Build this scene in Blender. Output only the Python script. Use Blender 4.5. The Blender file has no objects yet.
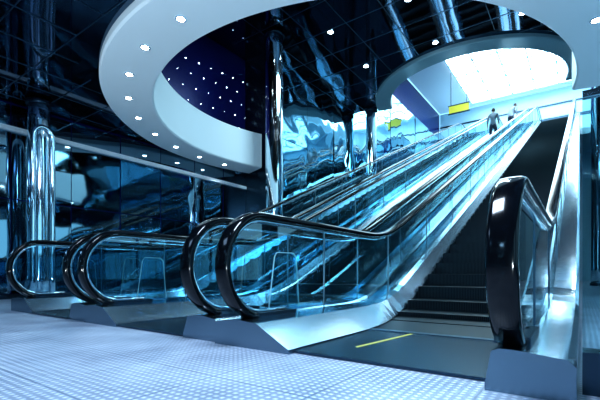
import bpy, math, random
from mathutils import Vector
random.seed(4)
S=bpy.context.scene
C=bpy.context.collection

# ---------------------------------------------------------------- materials
def mat(name,col=(.5,.5,.5),rough=.5,metal=0,spec=.5,emis=None,estr=0,bump=None):
    m=bpy.data.materials.new(name); m.use_nodes=True
    nt=m.node_tree; b=nt.nodes['Principled BSDF']
    b.inputs['Base Color'].default_value=(*col,1)
    b.inputs['Roughness'].default_value=rough
    b.inputs['Metallic'].default_value=metal
    b.inputs['Specular IOR Level'].default_value=spec
    if emis:
        b.inputs['Emission Color'].default_value=(*emis,1)
        b.inputs['Emission Strength'].default_value=estr
    if bump:
        sc,st,dist=bump
        tc=nt.nodes.new('ShaderNodeTexCoord'); n=nt.nodes.new('ShaderNodeTexNoise')
        n.inputs['Scale'].default_value=sc; n.inputs['Detail'].default_value=1; n.inputs['Distortion'].default_value=.6
        bp=nt.nodes.new('ShaderNodeBump'); bp.inputs['Strength'].default_value=st; bp.inputs['Distance'].default_value=dist
        nt.links.new(tc.outputs['Object'],n.inputs['Vector']); nt.links.new(n.outputs['Fac'],bp.inputs['Height'])
        nt.links.new(bp.outputs['Normal'],b.inputs['Normal'])
    return m
def glassmat(name,tint=(.75,.92,.95),refl=(.9,1,1),base=.06):
    m=bpy.data.materials.new(name); m.use_nodes=True
    nt=m.node_tree; nt.nodes.clear()
    o=nt.nodes.new('ShaderNodeOutputMaterial'); mx=nt.nodes.new('ShaderNodeMixShader')
    t=nt.nodes.new('ShaderNodeBsdfTransparent'); g=nt.nodes.new('ShaderNodeBsdfGlossy')
    lw=nt.nodes.new('ShaderNodeLayerWeight'); lw.inputs['Blend'].default_value=.22
    mm=nt.nodes.new('ShaderNodeMath'); mm.operation='MULTIPLY_ADD'; mm.inputs[1].default_value=.75; mm.inputs[2].default_value=base
    t.inputs['Color'].default_value=(*tint,1); g.inputs['Color'].default_value=(*refl,1); g.inputs['Roughness'].default_value=.02
    nt.links.new(lw.outputs['Fresnel'],mm.inputs[0]); nt.links.new(mm.outputs[0],mx.inputs['Fac'])
    nt.links.new(t.outputs[0],mx.inputs[1]); nt.links.new(g.outputs[0],mx.inputs[2]); nt.links.new(mx.outputs[0],o.inputs['Surface'])
    return m
M_rubber=mat('handrail_rubber',(.002,.003,.005),.12,0,.35)
M_steel=mat('brushed_steel',(.66,.82,.93),.15,1,bump=(40,.03,.01))
M_skirt=mat('skirt_steel',(.20,.28,.35),.25,.95)
M_steel_d=mat('dark_steel',(.045,.08,.115),.25,.9)
M_chrome=mat('chrome',(.76,.89,.96),.09,1,bump=(1.0,.15,.08))
M_glass=glassmat('balustrade_glass',(.52,.77,.86),(.85,.98,1),.12)
M_glass2=glassmat('guard_glass',(.75,.93,.96),base=.12)
M_mirror=mat('mirror_panel',(.36,.60,.70),.03,1,bump=(.6,.22,.2))
M_darkpanel=mat('dark_gloss_panel',(.22,.35,.42),.04,1,bump=(.8,.10,.12))
M_ceil=mat('black_mirror_ceiling',(.08,.13,.19),.05,1,bump=(.5,.12,.1))
M_navy=mat('navy_gloss',(.008,.014,.15),.25,.2)
M_seam=mat('seam_metal',(.12,.20,.27),.3,1)
M_white=mat('white_plaster',(.86,.94,1.0),.4)
M_teal=mat('pale_teal_paint',(.36,.57,.67),.25)
M_yellow=mat('yellow_paint',(.70,.64,.05),.5)
M_line=mat('worn_yellow_paint',(.42,.40,.06),.6)
M_lamp=mat('lamp_glow',(1,1,1),.5,emis=(.85,.97,1),estr=30)
M_sky=mat('skylight_pane',(.8,.9,1),.5,emis=(.74,.94,1),estr=6.2)
M_upper=mat('upper_wall_panel',(.50,.73,.85),.3)
M_edge=mat('polished_edge',(.8,.95,1),.2,.3)

def floormat():
    m=mat('floor_studded_tile',(.5,.6,.75),.28,.0,.6)
    nt=m.node_tree; b=nt.nodes['Principled BSDF']; L=nt.links.new
    tc=nt.nodes.new('ShaderNodeTexCoord'); sp=nt.nodes.new('ShaderNodeSeparateXYZ'); L(tc.outputs['Object'],sp.inputs[0])
    def M(op,a,bv=None,c=None):
        n=nt.nodes.new('ShaderNodeMath'); n.operation=op
        for i,x in enumerate((a,bv,c)):
            if x is None: continue
            if hasattr(x,'links'): L(x,n.inputs[i])
            else: n.inputs[i].default_value=x
        return n.outputs[0]
    k=math.pi/.04
    sx=M('SINE',M('MULTIPLY',sp.outputs[0],k)); sy=M('SINE',M('MULTIPLY',sp.outputs[1],k))
    dots=M('MAXIMUM',M('SUBTRACT',M('ABSOLUTE',M('MULTIPLY',sx,sy)),.4),0)
    def seam(o):
        f=M('FRACT',M('DIVIDE',o,.6)); return M('LESS_THAN',M('MINIMUM',f,M('SUBTRACT',1.0,f)),.008)
    sm=M('MAXIMUM',seam(sp.outputs[0]),seam(sp.outputs[1]))
    n=nt.nodes.new('ShaderNodeTexNoise'); n.inputs['Scale'].default_value=2.2; n.inputs['Detail'].default_value=6; L(tc.outputs['Object'],n.inputs['Vector'])
    v=M('MULTIPLY_ADD',dots,.8,M('MULTIPLY_ADD',n.outputs['Fac'],.6,.0))
    v=M('MULTIPLY',v,M('SUBTRACT',1.0,M('MULTIPLY',sm,.5)))
    cr=nt.nodes.new('ShaderNodeValToRGB'); L(v,cr.inputs[0])
    cr.color_ramp.elements[0].color=(.045,.075,.14,1); cr.color_ramp.elements[1].color=(.74,.84,1,1)
    L(cr.outputs[0],b.inputs['Base Color'])
    bp=nt.nodes.new('ShaderNodeBump'); bp.inputs['Strength'].default_value=.7; bp.inputs['Distance'].default_value=.008
    L(dots,bp.inputs['Height']); L(bp.outputs[0],b.inputs['Normal'])
    return m
M_floor=floormat()
def treadmat():
    m=mat('step_tread',(.05,.07,.09),.4,.8)
    nt=m.node_tree; b=nt.nodes['Principled BSDF']; L=nt.links.new
    tc=nt.nodes.new('ShaderNodeTexCoord'); w=nt.nodes.new('ShaderNodeTexWave'); w.bands_direction='Y'; w.inputs['Scale'].default_value=16
    L(tc.outputs['Object'],w.inputs['Vector'])
    cr=nt.nodes.new('ShaderNodeValToRGB'); L(w.outputs['Fac'],cr.inputs[0])
    cr.color_ramp.elements[0].color=(.003,.005,.008,1); cr.color_ramp.elements[1].color=(.028,.048,.06,1)
    L(cr.outputs[0],b.inputs['Base Color'])
    return m
M_tread=treadmat()

# ---------------------------------------------------------------- helpers
def obj(name,v,f,m,parent=None,smooth=False,loc=None,mi=None):
    me=bpy.data.meshes.new(name); me.from_pydata([tuple(p) for p in v],[],f); me.update()
    ms=m if isinstance(m,list) else [m]
    for x in ms: me.materials.append(x)
    if mi:
        for p,i in zip(me.polygons,mi): p.material_index=i
    if smooth:
        for p in me.polygons: p.use_smooth=True
    o=bpy.data.objects.new(name,me); C.objects.link(o)
    if parent: o.parent=parent
    if loc: o.location=loc
    return o
def empty(name,loc=(0,0,0)):
    e=bpy.data.objects.new(name,None); e.location=loc; e.empty_display_size=.2; C.objects.link(e); return e
def boxvf(x0,x1,y0,y1,z0,z1,n=0):
    v=[(x0,y0,z0),(x1,y0,z0),(x1,y1,z0),(x0,y1,z0),(x0,y0,z1),(x1,y0,z1),(x1,y1,z1),(x0,y1,z1)]
    f=[(0,3,2,1),(4,5,6,7),(0,1,5,4),(1,2,6,5),(2,3,7,6),(3,0,4,7)]
    return v,[tuple(i+n for i in q) for q in f]
def boxes(name,bs,m,parent=None,loc=None):
    V=[];F=[]
    for b in bs:
        v,f=boxvf(*b,n=len(V)); V+=v;F+=f
    return obj(name,V,F,m,parent,loc=loc)
def loft(name,secs,m,parent=None,closed=True,cap=True,smooth=False,strip=None,capm=0):
    n=len(secs[0]); V=[p for s in secs for p in s]; F=[]; mi=[]
    for i in range(len(secs)-1):
        for j in range(n if closed else n-1):
            k=(j+1)%n
            F.append((i*n+j,i*n+k,(i+1)*n+k,(i+1)*n+j)); mi.append(strip[j] if strip else 0)
    if cap and closed:
        F.append(tuple(range(n))[::-1]); F.append(tuple((len(secs)-1)*n+j for j in range(n))); mi+=[capm,capm]
    return obj(name,V,F,m,parent,smooth,mi=mi)
def cyl(name,x,y,z0,z1,r,m,n=32,parent=None,rings=1):
    secs=[]
    for i in range(rings+1):
        z=z0+(z1-z0)*i/rings
        secs.append([(x+r*math.cos(2*math.pi*j/n),y+r*math.sin(2*math.pi*j/n),z) for j in range(n)])
    o=loft(name,secs,m,parent,smooth=True)
    for p in o.data.polygons[-2:]: p.use_smooth=False
    return o
def column(x,y,z0,z1,r,rings=10):
    e=empty('chrome_column',(x,y,0))
    cyl('shaft',0,0,z0,z1,r,M_chrome,40,e,rings)
    cyl('base_collar',0,0,z0,z0+.12,r*1.18,M_steel_d,40,e)
    cyl('top_collar',0,0,z1-.1,z1,r*1.15,M_steel_d,40,e)
    return e

# ---------------------------------------------------------------- escalator profile
MS=.425; A0,A1=2.05,3.5; B0,B1=24.2,25.7; UEND=27.4
_t=[0.0]; DU=.02
def slope(u):
    def ss(t): t=max(0,min(1,t)); return t*t*(3-2*t)
    return MS*ss((u-A0)/(A1-A0))*(1-ss((u-B0)/(B1-B0)))
while len(_t)*DU<UEND+2: _t.append(_t[-1]+slope(len(_t)*DU)*DU)
def zp(u):
    if u<=0: return 0
    i=min(int(u/DU),len(_t)-2); return _t[i]+(_t[i+1]-_t[i])*(u/DU-i)
ZT=zp(UEND)
H=1.03; RN=.43; ZC=.60
def railpath(off,UC):
    r=RN-off; P=[]
    P.append((UC+.30,.18+off)); P.append((UC+.12,.17+off))
    for i in range(0,25):
        a=-math.pi/2-math.pi*i/24
        P.append((UC+r*math.cos(a),ZC+r*math.sin(a)))
    u=.57
    while u<UEND-.57:
        P.append((u,H+zp(u)-off)); u+=.15 if (u<4 or u>24) else .5
    for i in range(0,25):
        a=math.pi/2-math.pi*i/24
        P.append((UEND-.42+r*math.cos(a),ZT+ZC+r*math.sin(a)))
    P.append((UEND-.62,ZT+.17+off))
    return P
def sweep(name,P,y,w,t,m,parent,nseg=14):
    secs=[]
    for i,(u,z) in enumerate(P):
        a=P[max(0,i-1)]; b=P[min(len(P)-1,i+1)]
        tu,tz=b[0]-a[0],b[1]-a[1]; l=math.hypot(tu,tz); tu/=l;tz/=l
        nu,nz=-tz,tu
        s=[]
        for j in range(nseg):
            q=2*math.pi*(j+.5)/nseg; c,sn=math.cos(q),math.sin(q)
            aa=math.copysign(abs(c)**.55,c)*w/2; bb=math.copysign(abs(sn)**.6,sn)*t/2
            s.append((u+nu*bb,y+aa,z+nz*bb))
        secs.append(s)
    return loft(name,secs,m,parent,smooth=True)
UB=[.1,.4,.8,1.2,1.6,2.0,2.2,2.4,2.6,2.8,3.0,3.2,3.4,3.6]+[4+i*.8 for i in range(25)]+[24.2,24.5,24.8,25.1,25.4,25.7,26.2,27.2]
def escalator(yloc,W,inR,inL,outR,outL,UCR,UCL,line=False,name='escalator'):
    e=empty(name,(0,yloc,0))
    for side,y,sg,inn0,out,UC in (('right',0,1,inR,outR,UCR),('left',W,-1,inL,outL,UCL)):
        sweep('handrail_'+side,railpath(0.03,UC),y,.13,.06,M_rubber,e)
        sweep('rail_guide_'+side,railpath(0.072,UC),y,.06,.03,M_steel,e,8)
        secs=[]
        for k,u in enumerate(UB):
            z=zp(u); zb=max(0.0,z-.95) if u>2.6 else 0.0
            uu=u if k else UC-.28
            inn=inn0
            if inn0>.3:
                t=max(0,min(1,(u-1.2)/1.8)); inn=inn0+(.24-inn0)*t*t*(3-2*t)
            f=.42 if inn0>.3 else .7
            s=[(uu,y-sg*out,zb),(uu,y-sg*out,z+.15),(uu,y-sg*(out-.03),z+.18),(uu,y-sg*.03,z+.20),(uu,y+sg*.03,z+.20),
               (uu,y+sg*inn*f,z+.185),(uu,y+sg*inn,z+.03),(uu,y+sg*inn,min(zb,z+.02))]
            if sg<0: s=s[::-1]
            secs.append(s)
        st=[1,0,0,0,0,1,1,1]
        if sg<0: st=[1,1,0,0,0,0,1,1]
        loft('deck_'+side,secs,[M_steel,M_skirt],e,strip=st,capm=1)
        boxes('newel_shoe_'+side,[(UC-.1,UC+.38,y-.08,y+.08,.195,.235)],M_steel_d,e)
        V=[];F=[]
        us=[UC-(RN-.08)*math.cos(math.pi/2*i/10) for i in range(11)]
        u=UC+.2
        while u<UEND-.5: us.append(u); u+=.2
        for u in us:
            if u<UC:
                dz=math.sqrt(max(0,(RN-.075)**2-(UC-u)**2)); zt=ZC+dz; zb=max(.2,ZC-dz)
            else: zt=H+zp(u)-.075; zb=.2+zp(u)
            V+= [(u,y,zb),(u,y,zt)]
        for i in range(len(us)-1): F.append((2*i,2*i+2,2*i+3,2*i+1))
        obj('glass_'+side,V,F,M_glass,e)
        u=1.3; V=[];F=[]
        while u<UEND-1:
            z=zp(u); v,f2=boxvf(u-.003,u+.003,y-.008,y+.008,z+.2,z+H-.08,len(V)); V+=v;F+=f2; u+=1.6
        obj('glass_joints_'+side,V,F,M_seam,e)
    y0,y1=inR+.005,W-inL-.005
    boxes('landing_plate',[(.12,1.3,y0,y1,0.004,.02)],M_steel_d,e)
    y1=W-.245
    boxes('comb_strip',[(1.3,1.38,y0,y1,.01,.026)],M_seam,e)
    if line:
        V=[(.45,.93,.0215),(.48,.96,.0215),(1.29,.85,.0215),(1.27,.82,.0215)]
        V=[(a,b-yloc-.03,c) for a,b,c in V]
        obj('safety_line',V,[(0,3,2,1)],M_line,e)
    V=[];F=[]
    u=1.38
    while u<26:
        zc=zp(u+.2); v,f=boxvf(u,u+.4,y0,y1,zc-.28 if zc>.3 else min(.0,zc)+.001,zc+.012,len(V)); V+=v;F+=f
        u+=.4
    obj('steps',V,F,[M_tread],e)
    boxes('top_landing_plate',[(26,27.3,y0,y1,ZT,ZT+.02)],M_steel_d,e)
    return e
V0=-.10; V1=2.166; V2=4.33
escalator(V0,1.81,.09,.50,.26,.215,.25,.34,True)
escalator(V1,1.71,.2,.45,.22,.215,.38,.38)
escalator(V2,1.71,.2,.45,.22,.3,.42,.42)

# ---------------------------------------------------------------- room shell
WL=9.35; WR=-3.2; UBK=-5.0; UE=32.0
boxes('floor',[(UBK,UE,WR,WL+.1,-.1,0)],M_floor)
boxes('wall_back',[(UBK-.1,UBK,WR,WL+.1,0,14)],M_darkpanel)
bs=[(UBK,UE,WR-.1,WR,3.3,14),(UBK,UE,WR-.1,WR,0,.3),(UBK,-4.2,WR-.1,WR,.3,3.3),(12,UE,WR-.1,WR,.3,3.3)]  # openings added in this unseen wall so glossy panels have bright sky to reflect
u=-4.2
while u<11.9: bs.append((u+2.2,u+2.7,WR-.1,WR,.3,3.3)); u+=2.7
boxes('wall_right',bs,M_darkpanel)
u=-4.2;k=1
while u<11.9:
    boxes('added_window_%d'%k,[(u,u+2.2,WR-.08,WR-.02,.3,.36),(u,u+2.2,WR-.08,WR-.02,3.24,3.3),(u,u+.06,WR-.08,WR-.02,.36,3.24),(u+2.14,u+2.2,WR-.08,WR-.02,.36,3.24),(u+1.07,u+1.13,WR-.08,WR-.02,.36,3.24)],M_steel_d); u+=2.7;k+=1  # frames for the added reflection openings, out of view
boxes('wall_left',[(UBK,UE,WL+.05,WL+.15,0,14)],M_navy)
boxes('wall_end',[(UE,UE+.1,WR,WL,0,14)],M_upper)
def panels(name,u0,u1,z0,z1,du,dz,m,tilt=.012,y=WL,parent=None):
    V=[];F=[]
    u=u0
    while u<u1-.01:
        z=z0
        ue=min(u+du,u1)
        while z<z1-.01:
            ze=min(z+dz,z1); g=.01
            a,b,c=[random.uniform(-tilt,tilt) for _ in range(3)]
            n=len(V)
            V+=[(u+g,y+a,z+g),(ue-g,y+b,z+g),(ue-g,y+c,ze-g),(u+g,y+a+c-b,ze-g)]
            F.append((n,n+1,n+2,n+3))
            z=ze
        u=ue
    return obj(name,V,F,m,parent)
pw=empty('wall_panelling')
panels('lower_panels',-4.9,8.2,.1,4.1,1.2,2.0,M_darkpanel,parent=pw)
boxes('wall_mirror_block',[(8.2,27,8.12,WL+.04,0,10.4)],M_steel_d)
panels('upper_mirror_panels',8.2,27,.05,10.4,2.0,2.6,M_mirror,y=8.08,tilt=.02,parent=pw)
boxes('trim_wall',[(-4.9,8.15,WL-.08,WL+.04,3.52,3.62)],M_white)
boxes('baseboard_left',[(-4.9,8.1,WL-.03,WL+.04,0,.1)],M_steel_d)

def ring(name,cx,cy,ri,ro,z,hf,a0,a1,m,ht=.14,n=110):
    e=empty(name,(cx,cy,z))
    s=[]
    for i in range(n+1):
        a=math.radians(a0+(a1-a0)*i/n); c,si=math.cos(a),math.sin(a)
        pts=[(ri,hf),(ri,.03),(ri+.03,0),(ro-.03,0),(ro,.03),(ro,ht),(ri+.1,ht),(ri+.1,hf)]
        s.append([(r*c,r*si,h) for r,h in pts])
    loft('soffit',s,m,e,smooth=False)
    return e
def ceil(name,cx,cy,r,z,a0,a1,rect,m,n=120):
    u0,u1,v0,v1=rect
    V=[];F=[]
    for i in range(n+1):
        a=math.radians(a0+(a1-a0)*i/n); c,s=math.cos(a),math.sin(a)
        t=1e9
        if c>1e-6:t=min(t,(u1-cx)/c)
        if c<-1e-6:t=min(t,(u0-cx)/c)
        if s>1e-6:t=min(t,(v1-cy)/s)
        if s<-1e-6:t=min(t,(v0-cy)/s)
        t=max(t,r+.001)
        V+=[(cx+r*c,cy+r*s,z),(cx+t*c,cy+t*s,z),(cx+r*c,cy+r*s,z+.2),(cx+t*c,cy+t*s,z+.2)]
    for i in range(n):
        a=4*i;b=a+4
        F+=[(a,a+1,b+1,b),(a+2,b+2,b+3,a+3)]
    return obj(name,V,F,m)
HC=4.0; C1=(6.16,4.03); RI=4.35; RO=5.28
ring1=ring('ring_soffit',C1[0],C1[1],RI,RO,HC,1.1,70,281,M_white)
ceil('ceiling_lower',C1[0],C1[1],RO+.005,HC+.13,68,281,(UBK,8.15,WR,WL),M_ceil)
H2=8.0; C2=(15.4,3.3); RI2=3.3; RO2=3.95
ring2=ring('ring_bulkhead',C2[0],C2[1],RI2,RO2,H2,5.8,100,285,M_teal)
ceil('ceiling_upper',C2[0],C2[1],RO2+.005,H2+.13,100,285,(UBK,14.7,WR,WL),M_ceil)
def seams(name,z,rect,cx,cy,r,d,a0,a1,w=.007):
    bs=[]
    def ok(u,v):
        a=math.degrees(math.atan2(v-cy,u-cx))%360
        return math.hypot(u-cx,v-cy)>r and a0<a<a1
    u=rect[0]
    while u<rect[1]:
        v=rect[2]
        while v<rect[3]:
            if ok(u,v) and ok(u,v+d/2): bs.append((u-w,u+w,v,v+d/2,z-.01,z+.01))
            if ok(u,v) and ok(u+d/2,v): bs.append((u,u+d/2,v-w,v+w,z-.01,z+.01))
            if ok(u,v+d/2) and ok(u,v+d): bs.append((u-w,u+w,v+d/2,v+d,z-.01,z+.01))
            if ok(u+d/2,v) and ok(u+d,v): bs.append((u+d/2,u+d,v-w,v+w,z-.01,z+.01))
            v+=d
        u+=d
    return boxes(name,bs,M_seam)
seams('trim_1',HC+.13,(-4.8,8.1,-3,9.2),C1[0],C1[1],RO,.8,70,279)
seams('trim_2',H2+.13,(-4.8,14.6,-3,7.9),C2[0],C2[1],RO2,1.2,102,283,.012)
def downlights(name,pts,z,r=.05,parent=None):
    e=empty(name,(0,0,0)) if not parent else parent
    ox,oy,oz=(parent.location if parent else (0,0,0))
    V=[];F=[];V2=[];F2=[]
    for (x,y) in pts:
        x-=ox;y-=oy;zz0=z-oz
        n=len(V)
        for j in range(16):
            a=2*math.pi*j/16; V.append((x+r*math.cos(a),y+r*math.sin(a),zz0-.012))
        F.append(tuple(n+j for j in range(16))[::-1])
        n=len(V2)
        for rr,zz in ((r,-.012),(r*1.35,-.012),(r*1.4,0.0)):
            for j in range(16):
                a=2*math.pi*j/16; V2.append((x+rr*math.cos(a),y+rr*math.sin(a),zz0+zz))
        for k in range(2):
            for j in range(16):
                F2.append((n+k*16+j,n+k*16+(j+1)%16,n+(k+1)*16+(j+1)%16,n+(k+1)*16+j))
    obj('lenses',V,F,M_lamp,e); obj('bezels',V2,F2,M_chrome,e)
rm=(RI+RO)/2
dl=[]
for a in range(84,280,12):
    a=math.radians(a); dl.append((C1[0]+rm*math.cos(a),C1[1]+rm*math.sin(a)))
downlights('downlights',dl,HC,.055,ring1)
du=[(x,y) for x in (1,3.5,6,8.5,11) for y in (-1.5,1,3.5,6) if math.hypot(x-C2[0],y-C2[1])>4.3]
downlights('downlights',du,H2+.12,.08)
V=[];F=[]
for i in range(11):
    for j in range(6):
        u=2.6+i*.5+j*.3; z=4.7+j*.45+.05*i; n=len(V); r=random.choice((.007,.010,.013))
        for q in range(8): V.append((u+r*math.cos(q*math.pi/4),WL+.04,z+r*math.sin(q*math.pi/4)))
        F.append(tuple(range(n,n+8)))
obj('fairy_lights',V,F,M_lamp)

# skylight
sk=empty('skylight',(0,0,14))
boxes('panes',[(14,31,-2,6.6,.0,.05)],M_sky,sk)
bs=[(u-.05,u+.05,-2,6.6,-.1,0) for u in [14+i*1.7 for i in range(11)]]+[(14,31,v-.035,v+.035,-.08,0) for v in [-2+i*1.433 for i in range(7)]]
boxes('mullions',bs,M_upper,sk)
boxes('ceiling',[(UBK,31,6.6,WL,14.08,14.2),(UBK,31,WR,-2,14.08,14.2),(31,UE,WR,WL,14.08,14.2),(UBK,14,-2,6.6,14.08,14.2)],M_white)
boxes('upper_floor',[(27.4,UE,WR,WL,ZT-.4,ZT)],M_upper)
boxes('trim_3',[(UE-.06,UE,WR,WL,ZT+2.3,ZT+2.5),(UE-.06,UE,WR,WL,ZT+3.4,ZT+3.5)],M_steel_d)
sg=empty('hanging_sign',(24.0,5.9,ZT+1.35))
boxes('sign_face',[(-.04,.04,-.6,.6,0,.45)],M_yellow,sg)
boxes('sign_frame',[(-.05,.05,-.65,.65,.45,.51),(-.05,.05,-.65,.65,-.06,0),(-.02,.02,-.5,-.46,.51,2.6),(-.02,.02,.46,.5,.51,2.6)],M_steel_d,sg)

column(7.54,7.5,0,8.1,.28,20)
column(1.4,8.75,0,4.1,.2)
column(14.6,7.5,0,8.1,.25,20)
column(19.0,-.95,0,13.9,.22,20)
P=[]
HW=.17
for i in range(9): P.append((-HW,0,3.2*i/8))
for i in range(1,16):
    a=math.pi-math.pi*i/16; P.append((HW*math.cos(a),0,3.2+HW*1.3*math.sin(a)))
for i in range(9): P.append((HW,0,3.2-3.2*i/8))
secs=[]
for i,p in enumerate(P):
    a=P[max(0,i-1)];b=P[min(len(P)-1,i+1)]; tx,tz=b[0]-a[0],b[2]-a[2]; l=math.hypot(tx,tz); nx,nz=-tz/l,tx/l
    secs.append([(p[0]+.055*math.cos(q)*nx,.055*math.sin(q),max(0,p[2]+.055*math.cos(q)*nz)) for q in [j*math.pi/8 for j in range(16)]])
cp=loft('curved_chrome_tube',secs,M_chrome,None,smooth=True); cp.location=(1.28,8.25,0)

gg=empty('glass_guard_panel',(.22,-1.12,0))
boxes('base',[(-.07,.07,-.74,.74,0,.19)],M_steel_d,gg)
boxes('pane',[(-.006,.006,-.74,.74,.19,1.35)],M_glass2,gg)
boxes('cap',[(-.02,.02,-.74,.74,1.35,1.38)],M_steel,gg)
def acrylic(x,y,z):
    e=empty('acrylic_guard',(x,y,z)); e.rotation_euler=(0,0,math.radians(-12))
    pr=[(-.19,0),(.19,0),(.15,.50),(.11,.54),(-.09,.54),(-.12,.50)]
    V=[(a,-.006,b) for a,b in pr]+[(a,.006,b) for a,b in pr]
    k=len(pr); F=[tuple(range(k)),tuple(range(k,2*k))[::-1]]+[(i,i+k,(i+1)%k+k,(i+1)%k) for i in range(k)]
    obj('plate',V,F,M_glass2,e)
    for i in range(k):
        a=pr[i];b=pr[(i+1)%k]
        s=[]
        for p in (a,b):
            s.append([(p[0]+.004*math.cos(t),.0+.008*math.sin(t),p[1]+.004*math.cos(t)) for t in [j*math.pi/3 for j in range(6)]])
        loft('edge_%d'%i,s,M_edge,e)
    boxes('foot',[(-.2,.2,-.03,.03,-.0,.02)],M_steel,e)
acrylic(.95,1.94,.2); acrylic(.95,4.1,.2)

# ---------------------------------------------------------------- people
M_skin=mat('skin',(.55,.4,.34),.5); M_hair=mat('hair',(.03,.025,.03),.6)
M_trs=mat('trousers',(.04,.06,.10),.8); M_shirtg=mat('shirt_grey',(.20,.27,.33),.8); M_shirtw=mat('shirt_white',(.42,.52,.6),.8)
M_shoe=mat('shoe',(.02,.02,.02),.5); M_lips=mat('lips',(.4,.15,.14),.5)
def skin(name,verts,edges,rad,root=0,lv=2):
    me=bpy.data.meshes.new(name); me.from_pydata(verts,edges,[]); me.update()
    o=bpy.data.objects.new(name,me); C.objects.link(o)
    bpy.context.view_layer.objects.active=o; o.select_set(True)
    bpy.ops.object.modifier_add(type='SKIN')
    for i,r in enumerate(rad):
        sv=me.skin_vertices[0].data[i]; sv.radius=r if isinstance(r,tuple) else (r,r); sv.use_root=(i==root)
    sb=o.modifiers.new('s','SUBSURF'); sb.levels=lv; sb.render_levels=lv
    dg=bpy.context.evaluated_depsgraph_get(); m2=bpy.data.meshes.new_from_object(o.evaluated_get(dg))
    bpy.data.objects.remove(o); return m2
def person(x,y,z,shirt,lean=0.0,heading=0.0,reach=False):
    e=empty('person',(x,y,z)); e.rotation_euler=(0,0,heading)
    lx=lean
    hip=(0,0,.92)
    def up(h,fx=0,sy=0):
        d=h-.92; return (math.sin(lx)*d+fx*math.cos(lx),sy,.92+math.cos(lx)*d-fx*math.sin(lx))
    v=[hip,up(1.08),up(1.28),up(1.43),up(1.50),up(1.56),
       up(1.42,0,.17),up(1.15,-.03,.23),up(1.02,.18,.26) if reach else up(.93,.05,.25),
       up(1.42,0,-.17),up(1.15,-.03,-.23),up(1.02,.18,-.26) if reach else up(.93,.05,-.25),
       (0,.1,.86),(.03,.11,.48),(-.03,.11,.09),(.12,.12,.04),
       (0,-.1,.86),(.08,-.11,.50),(.02,-.11,.09),(.17,-.12,.04)]
    ed=[(0,1),(1,2),(2,3),(3,4),(4,5),(3,6),(6,7),(7,8),(3,9),(9,10),(10,11),(0,12),(12,13),(13,14),(14,15),(0,16),(16,17),(17,18),(18,19)]
    r=[(.13,.16),(.11,.15),(.13,.18),(.10,.13),.055,.05,.07,.05,.033,.07,.05,.033,.095,.062,.042,.04,.095,.062,.042,.04]
    me=skin('body',v,ed,r)
    for m in (shirt,M_trs,M_skin,M_shoe): me.materials.append(m)
    hands=[Vector(v[8]),Vector(v[11])]; elb=[Vector(v[7]),Vector(v[10])]; nk=Vector(v[4])
    for p in me.polygons:
        c=p.center; p.use_smooth=True; i=0
        if c.z<.09: i=3
        elif c.z<.92 and abs(c.y)<.2: i=1
        for h,el in zip(hands,elb):
            if (c-h).length<(c-el).length*.9 and (c-h).length<.16: i=2
        ax=(Vector(up(1.6))-Vector(up(1.3))).normalized()
        if (c-nk).dot(ax)>0.0 and (c-nk).length<.12: i=2
        p.material_index=i
    o=bpy.data.objects.new('body',me); C.objects.link(o); o.parent=e
    for k,(h,el) in enumerate(zip(hands,elb)):
        d=(h-el).normalized(); s=Vector((0,1,0)) ; n=d.cross(s).normalized(); s=n.cross(d).normalized()
        vv=[h,h+d*.06]; ee=[(0,1)]; rr=[(.026,.016),(.036,.014)]
        for q,(off,ln) in enumerate(((-.03,.065),(-.01,.078),(.01,.072),(.03,.055))):
            b=len(vv); vv+=[h+d*.085+n*off,h+d*(.085+ln*.6)+n*off+s*.006,h+d*(.085+ln)+n*off+s*.02]
            ee+=[(1,b),(b,b+1),(b+1,b+2)]; rr+=[.009,.009,.007]
        b=len(vv); vv+=[h+d*.03-n*.035,h+d*.07-n*.058]; ee+=[(0,b),(b,b+1)]; rr+=[.011,.009]
        hm=skin('hand',[tuple(q) for q in vv],ee,rr,lv=1); hm.materials.append(M_skin)
        for p in hm.polygons:p.use_smooth=True
        ho=bpy.data.objects.new('hand_%d'%(k+1),hm); C.objects.link(ho); ho.parent=e
    hc=Vector(up(1.64,.02))
    V=[];F=[];mi=[]
    nl,ns=14,20
    for i in range(nl+1):
        th=math.pi*i/nl
        for j in range(ns):
            ph=2*math.pi*j/ns
            X=.098*math.sin(th)*math.cos(ph); Y=.076*math.sin(th)*math.sin(ph); Z=.118*math.cos(th)
            if Z<-.02: X*=1-(-Z-.02)*2.2 if X<0 else 1-(-Z-.02)*.8; Y*=1+(Z+.02)*2.8
            if X>.07 and abs(Y)<.02 and -.03<Z<.03: X+=.022
            V.append((X,Y,Z))
    for i in range(nl):
        for j in range(ns):
            F.append((i*ns+j,(i+1)*ns+j,(i+1)*ns+(j+1)%ns,i*ns+(j+1)%ns))
            cx=sum(V[q][0] for q in F[-1])/4; cz=sum(V[q][2] for q in F[-1])/4
            mi.append(1 if (cz>.065 or (cx<-.005 and cz>-.05)) else 0)
    V=[(a*(1.07 if (c>.055 or (a<-.01 and c>-.06)) else 1),b*(1.07 if (c>.055 or (a<-.01 and c>-.06)) else 1),c*(1.06 if c>.05 else 1)) for a,b,c in V]
    ho=obj('head',V,F,[M_skin,M_hair],e,True,tuple(hc),mi); ho.rotation_euler=(0,lx*.6,0)
    for k,s in enumerate((1,-1)):
        secs=[[(-.012+rr*.7*math.cos(t),s*(.074+hh),.0+rr*math.sin(t)) for t in [q*math.pi/4 for q in range(8)]] for rr,hh in ((.02,0),(.028,.012),(.02,.018))]
        loft('ear_%d'%(k+1),secs,M_skin,ho,smooth=True)
        secs=[[(.088+hh,s*.03+rr*math.cos(t),.008+rr*.6*math.sin(t)) for t in [q*math.pi/4 for q in range(8)]] for rr,hh in ((.012,0),(.008,.004))]
        loft('eye_%d'%(k+1),secs,M_hair,ho,smooth=True)
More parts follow.
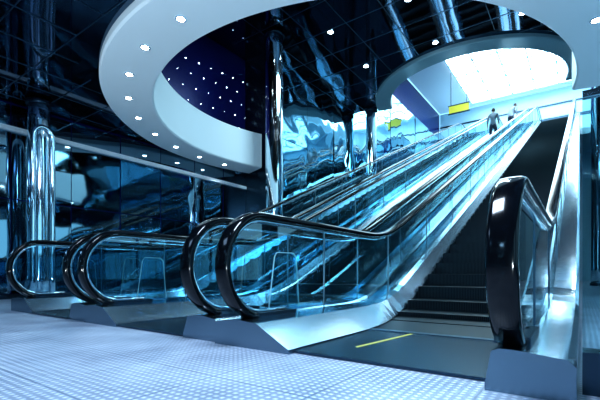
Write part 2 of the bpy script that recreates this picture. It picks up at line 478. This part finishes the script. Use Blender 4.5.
    boxes('mouth',[(.080,.089,-.022,.022,-.055,-.049)],M_lips,ho)
    return e
def stepz(u):
    k=int((u-1.38)/.4); return zp(1.38+.4*k+.2)+.014
person(18.38,3.0,stepz(18.4),M_shirtg,lean=.1)
person(21.98,2.72,stepz(22.0),M_shirtw,lean=.45,heading=-.6,reach=True)

# ---------------------------------------------------------------- lights
def area(name,loc,size,power,col,rot=(0,0,0),sy=None):
    l=bpy.data.lights.new(name,'AREA'); l.energy=power; l.color=col; l.size=size
    if sy: l.shape='RECTANGLE'; l.size_y=sy
    o=bpy.data.objects.new(name,l); o.location=loc; o.rotation_euler=rot; C.objects.link(o); return o
def spot(name,loc,power,col,ang=110,rot=(0,0,0),r=.06):
    l=bpy.data.lights.new(name,'SPOT'); l.energy=power; l.color=col; l.spot_size=math.radians(ang); l.spot_blend=.7; l.shadow_soft_size=r
    o=bpy.data.objects.new(name,l); o.location=loc; o.rotation_euler=rot; C.objects.link(o); return o
area('foyer_light',(-.7,1.0,4.05),1.3,290,(.64,.81,1))
area('foyer_light',(-3.0,5.0,4.05),1.6,50,(.42,.66,1))
area('void_light',(8,3,8.05),3,540,(.55,.87,1))
for i,(x,y) in enumerate(dl[::2]): spot('downlight_lamp',(x,y,HC-.05),58,(.66,.88,1))
for (x,y,p) in ((-3.2,-1.6,580),(-3.8,5.5,580)):  # unseen fill spots, added to brighten the underside of the ring
    d=Vector((2.4,4.0,4))-Vector((x,y,.25))
    spot('ring_fill_spot',(x,y,.25),p,(.76,.94,1),75,d.to_track_quat('-Z','Y').to_euler(),.12)
w=bpy.data.worlds.new('World'); S.world=w; w.use_nodes=True
w.node_tree.nodes['Background'].inputs[0].default_value=(.30,.66,.9,1); w.node_tree.nodes['Background'].inputs[1].default_value=1.6

# ---------------------------------------------------------------- camera
cam=bpy.data.cameras.new('camera'); co=bpy.data.objects.new('camera',cam); C.objects.link(co)
cam.sensor_width=36; cam.lens=23.4; cam.shift_y=73/600; cam.clip_start=.05; cam.clip_end=200
co.location=(-2.007,-.373,.545)
co.rotation_euler=(math.pi/2,0,math.atan2(.584,.812)-math.pi/2)
S.camera=co
S.view_settings.view_transform='Standard'
for lk in ('Medium High Contrast','None'):
    try: S.view_settings.look=lk; print('look',lk); break
    except Exception as ex: print(ex)
